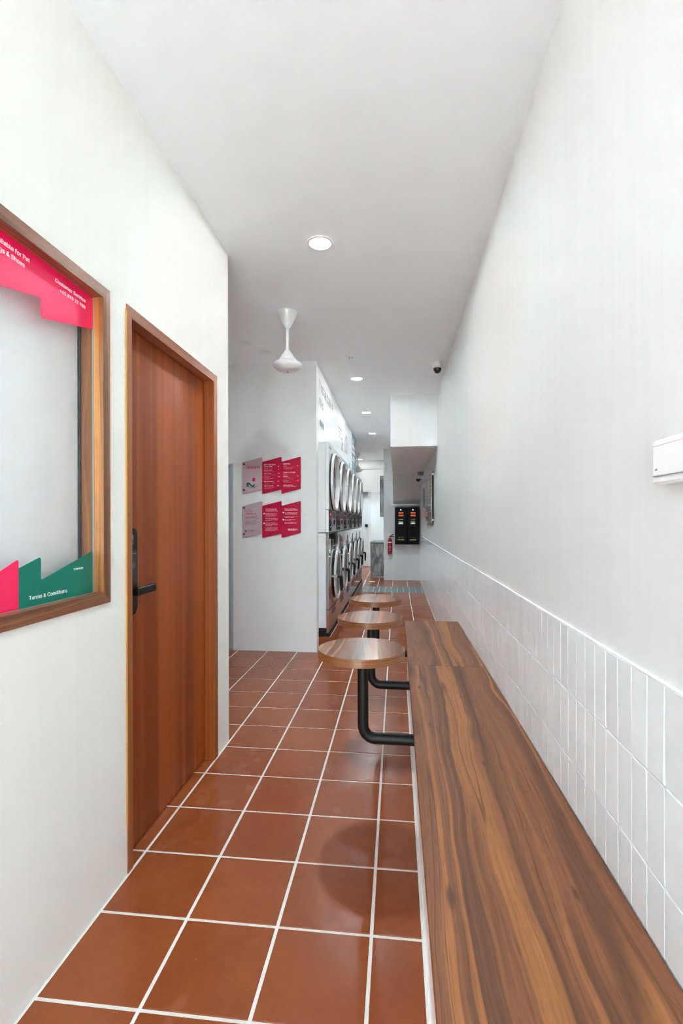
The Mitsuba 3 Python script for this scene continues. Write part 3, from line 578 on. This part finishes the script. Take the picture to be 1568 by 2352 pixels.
def fan(x, y, label):
    t = thing('ceiling_fan', label, 'ceiling fan', 'white ceiling fans')
    add('canopy', mv(lathe([(0, CEIL - 0.001), (0.076, CEIL - 0.001), (0.077, CEIL - 0.008), (0.070, CEIL - 0.03), (0.022, CEIL - 0.118), (0.016, CEIL - 0.125), (0, CEIL - 0.125)], 48), x, y, 0), 'white_enamel', t, smooth=40)
    add('rod', mv(lathe([(0, CEIL - 0.10), (0.0115, CEIL - 0.10), (0.0115, CEIL - 0.30), (0, CEIL - 0.30)], 24), x, y, 0), 'white_enamel', t, smooth=40)
    z = CEIL - 0.29
    add('motor_cover', mv(lathe([(0, z), (0.013, z), (0.02, z - 0.008), (0.066, z - 0.075), (0.068, z - 0.086), (0.06, z - 0.088), (0, z - 0.088)], 48), x, y, 0), 'white_enamel', t, smooth=40)
    m = add('motor_housing', mv(lathe([(0, z - 0.089), (0.07, z - 0.091), (0.098, z - 0.100), (0.113, z - 0.116), (0.112, z - 0.124), (0.10, z - 0.138), (0.074, z - 0.158), (0.070, z - 0.158), (0.068, z - 0.154), (0.066, z - 0.158), (0.05, z - 0.166), (0, z - 0.170)], 64), x, y, 0), 'white_enamel', t, smooth=40)
    add('centre_screw', mv(lathe([(0, z - 0.168), (0.009, z - 0.168), (0.007, z - 0.173), (0, z - 0.174)], 20), x, y, 0), 'mid_grey', m, smooth=40)
fan(-0.829, 3.70, 'white ceiling fan without visible blades in front of the price board wall')
fan(-0.905, 11.5, 'far white ceiling fan partly hidden behind the grey-green panel')
def cover(x, y, label, name, c, r=0.050, bowl=False):
    t = thing(name, label, c)
    add('rim', mv(lathe([(r * 0.86, CEIL - 0.002), (r, CEIL - 0.0005), (r, CEIL - 0.009), (r * 0.92, CEIL - 0.012), (r * 0.86, CEIL - 0.010)], 36), x, y, 0), 'white_plastic', t, smooth=40)
    add('disc', mv(lathe([(0, CEIL - (0.0012 if bowl else 0.011)), (r * 0.86, CEIL - 0.010)], 36), x, y, 0), 'white_plastic', t, smooth=40)
    return t
cover(-1.341, 4.297, 'flat round white ceiling cover, farther left', 'ceiling_cover', 'ceiling cover')
cover(-1.221, 4.504, 'unlit round white ceiling fitting just left of the fan', 'ceiling_cover', 'ceiling cover', bowl=True)
t = cover(-0.445, 4.769, 'small white smoke detector on the ceiling above the passage', 'smoke_detector', 'smoke detector', 0.042)
for a in range(3): add('vent_slot', mv(bx(-0.006, 0.006, -0.003, 0.003, CEIL - 0.0135, CEIL - 0.009), -0.445 + 0.018 * math.cos(a * 2.1), 4.769 + 0.018 * math.sin(a * 2.1), 0), 'mid_grey', t)
def dome(x, y, zt_, label, r=0.054):
    t = thing('security_camera', label, 'security camera')
    add('housing', mv(lathe([(0, 0), (r, 0), (r * 1.01, -0.004), (r * 1.01, -0.052), (r * 0.96, -0.06), (r * 0.72, -0.066), (0, -0.066)], 40), x, y, zt_), 'white_plastic', t, smooth=40)
    add('dome', mv(lathe([(r * 0.72, -0.064)] + [(r * 0.72 * math.cos(a), -0.070 - r * 0.80 * math.sin(a)) for a in np.linspace(0, math.pi / 2, 10)], 36), x, y, zt_), 'black_gloss', t, smooth=40)
    return t
dome(0.414, 5.04, CEIL - 0.0005, 'white dome security camera on the ceiling by the right wall')
t = dome(0.415, 9.5, 2.185, 'bullet-shaped dome camera on a bracket under the stair soffit', 0.058)
add('bracket', cat([bx(0.43, XR, 9.47, 9.53, 2.135, 2.165, 0.003), bx(0.495, XR, 9.45, 9.55, 2.10, 2.19, 0.003)]), 'white_plastic', t)
t = thing('junction_box', 'small grey junction box on the right wall above the far camera', 'junction box')
add('box', bx(0.41, XR, 9.56, 9.68, 2.195, 2.262, 0.004), 'mid_grey', t)

# ------------------------------------------------------------------ things on the right wall
t = thing('wall_controller', 'white wall controller at the right edge of the photo', 'wall controller')
add('housing', bx(XR - 0.0225, XR, 0.80, 1.013, 1.383, 1.467, 0.004), 'white_plastic', t)
add('flap', bx(XR - 0.0245, XR - 0.021, 0.81, 1.006, 1.398, 1.455, 0.001), 'white_plastic', t)
add('logo', cat([bx(XR - 0.0248, XR - 0.024, 0.990, 0.998, 1.4085, 1.4115), bx(XR - 0.0248, XR - 0.0215, 0.81, 1.006, 1.3968, 1.3980)]), 'mid_grey', t)
add('seam', bx(XR - 0.0248, XR - 0.0215, 0.81, 1.006, 1.4548, 1.4554), 'print_pinkwhite', t)
t = thing('notice_board', 'clear acrylic notice board on the right wall near the payment terminals', 'notice board')
add('sheet', bx(XR - 0.030, XR - 0.024, 6.9, 8.4, 1.285, 2.02, 0.001), 'acrylic_sheet', t)
for y in (6.95, 8.33):
    for z in (1.32, 1.96): add('standoff', bx(XR - 0.0245, XR - 0.0002, y, y + 0.02, z, z + 0.02), 'aluminium', t)
add('print', cat([words(0.5, RIGHT(XR - 0.030, 8.25, z), int(z * 500), 0.02) for z in np.arange(1.5, 1.98, 0.05)] + [words(0.45, RIGHT(XR - 0.030, 7.5, z), int(z * 700), 0.02) for z in np.arange(1.42, 1.98, 0.05)]), 'mid_grey', t)
for y, lb in ((8.55, 'dark narrow notice on the right wall, nearer the acrylic board'), (9.15, 'dark narrow notice on the right wall, nearer the payment terminals')):
    k = thing('wall_notice', lb, 'notice')
    add('card', bx(XR - 0.008, XR, y, y + 0.24, 1.575, 1.92, 0.001), 'dark_grey', k)
    for a in (y - 0.012, y + 0.24): add('border', bx(XR - 0.010, XR, a, a + 0.012, 1.565, 1.93), 'mid_grey', k)

# ------------------------------------------------------------------ payment terminals, extinguisher, cabinets
scene['led_lens'] = {'type': 'twosided', 'bsdf': {'type': 'diffuse', 'reflectance': rgb([0.05, 0.01, 0.01])}}
def terminal(x0, x1, slot_color, label, script):
    t = thing('payment_terminal', label, 'payment machine', 'black payment terminals'); yf = 10.78
    c = (x0 + x1) / 2
    add('housing', bx(x0, x1, yf, 10.99, 0.81, 1.618, 0.005), 'terminal_black', t)
    add('face_plate', bx(x0 + 0.012, x1 - 0.012, yf - 0.004, yf + 0.001, 0.83, 1.60, 0.002), 'terminal_black', t)
    add('lamp', mv(lathe([(0, 0), (0.014, 0), (0.012, 0.005), (0, 0.006)], 20, '-y'), c, yf - 0.004, 1.56), 'white_plastic', t, emitter=emitter(1.2))
    add('display', bx(c - 0.062, c + 0.062, yf - 0.006, yf - 0.003, 1.41, 1.525, 0.001), 'black_plastic', t)
    for z in (1.477, 1.42):
        add('digits', text('00000', 0.032, FRONT(c - 0.052, yf - 0.006, z), 0.104, True), 'led_lens', t, emitter=emitter(1.3, (1.0, 0.14, 0.05)))
    add('instructions', cat([words(0.09, FRONT(c - 0.045, yf - 0.004, z), int(z * 90), 0.018) for z in (1.345, 1.305)]), 'print_yellow', t, kind='stuff')
    add('note_slot', cat([bx(c - 0.06, c + 0.055, yf - 0.008, yf - 0.003, 1.24, 1.30, 0.002)]), 'mid_grey', t)
    add('slot_mouth', bx(c - 0.045, c + 0.045, yf - 0.0095, yf - 0.007, 1.25, 1.292), 'black_gloss', t)
    add('slot_light', bx(c - 0.038, c + 0.038, yf - 0.011, yf - 0.009, 1.258, 1.278, 0.0008), 'white_plastic', t, emitter=emitter(0.45, slot_color))
    add('name_bar', bx(c - 0.07, c + 0.07, yf - 0.006, yf - 0.003, 0.90, 0.914), 'print_yellow', t)
    if script: add('script', cat([tube([(c - 0.065 + 0.012 * k, yf - 0.005, 0.952 + 0.008 * math.sin(k * 1.9) + 0.0015 * k) for k in range(10)], 0.002, 6), tube([(c + 0.055, yf - 0.005, 0.975), (c + 0.035, yf - 0.005, 0.93)], 0.003, 6)]), 'brass', t)
    else: add('script', words(0.14, FRONT(c - 0.07, yf - 0.004, 0.955), 12, 0.012), 'burgundy', t)
terminal(-0.035, 0.222, (0.25, 1.0, 0.35), 'left black payment terminal with a green lit slot', True)
terminal(0.226, 0.483, (1.0, 1.0, 1.0), 'right black payment terminal with a white lit slot', False)
t = thing('switch_plate', 'small white switch plate below the payment terminals', 'switch')
add('plate', bx(0.22, 0.36, 10.975, 10.99, 0.725, 0.79, 0.003), 'white_plastic', t)
add('rocker', bx(0.25, 0.33, 10.970, 10.976, 0.735, 0.78, 0.002), 'white_plastic', t)
t = thing('fire_extinguisher', 'red fire extinguisher hung on the wall left of the payment terminals', 'fire extinguisher')
ex, ey = -0.146, 10.91
add('cylinder', mv(lathe([(0, 0.592), (0.044, 0.592), (0.049, 0.602), (0.049, 0.86), (0.044, 0.895), (0.022, 0.925), (0.018, 0.94), (0, 0.94)], 36), ex, ey, 0), 'extinguisher_red', t, smooth=40)
add('label', cat([mv(lathe([(0.0495, 0.835), (0.0495, 0.862)], 36), ex, ey, 0), cat([words(0.05, FRONT(ex - 0.025, ey - 0.0495, z), int(z * 900), 0.012) for z in (0.79, 0.76, 0.73, 0.70, 0.67)])]), 'print_white', t)
add('valve', cat([mv(lathe([(0, 0.935), (0.016, 0.935), (0.016, 0.972), (0, 0.972)], 20), ex, ey, 0), bx(ex - 0.045, ex - 0.012, ey - 0.012, ey + 0.012, 0.945, 0.968, 0.003)]), 'brass', t, smooth=40)
add('handle', cat([tube([(ex - 0.01, ey, 0.968), (ex + 0.03, ey - 0.005, 0.978), (ex + 0.09, ey - 0.01, 0.968)], 0.007, 10), tube([(ex - 0.01, ey, 0.975), (ex + 0.035, ey - 0.005, 1.0), (ex + 0.08, ey - 0.01, 1.022)], 0.007, 10)]), 'black_plastic', t, smooth=50)
add('hook', cat([bx(ex - 0.018, ex + 0.018, 10.965, 10.98, 0.97, 1.02, 0.002), bx(ex - 0.008, ex + 0.008, ey, 10.97, 0.972, 0.985, 0.002)]), 'white_plastic', t)
t = thing('base_cabinet', 'grey concrete-look base cabinet at the far end behind the wall', 'cabinet')
add('carcass', bx(-0.605, -0.287, 11.42, 12.4, 0.05, 0.80, 0.003), 'concrete_laminate', t)
add('door', bx(-0.600, -0.287, 11.40, 11.418, 0.055, 0.795, 0.003), 'concrete_laminate', t)
add('kick', bx(-0.58, -0.287, 11.46, 12.4, 0.0, 0.05), 'grout', t)
add('worktop', bx(-0.615, -0.287, 11.385, 12.4, 0.802, 0.828, 0.003), 'mid_grey', t)
t = thing('wall_cabinet', 'grey concrete-look wall cabinet above the base cabinet', 'cabinet')
add('carcass', bx(-0.383, -0.287, 11.42, 12.4, 1.42, 2.366, 0.003), 'concrete_laminate', t)
add('door', bx(-0.383, -0.287, 11.40, 11.418, 1.42, 2.366, 0.003), 'concrete_laminate', t)
t = thing('floor_plate', 'small white plate let into the far tiled floor', 'floor plate')
add('plate', bx(-0.60, -0.47, 10.62, 10.74, -0.002, 0.0015, 0.0005), 'white_plastic', t)
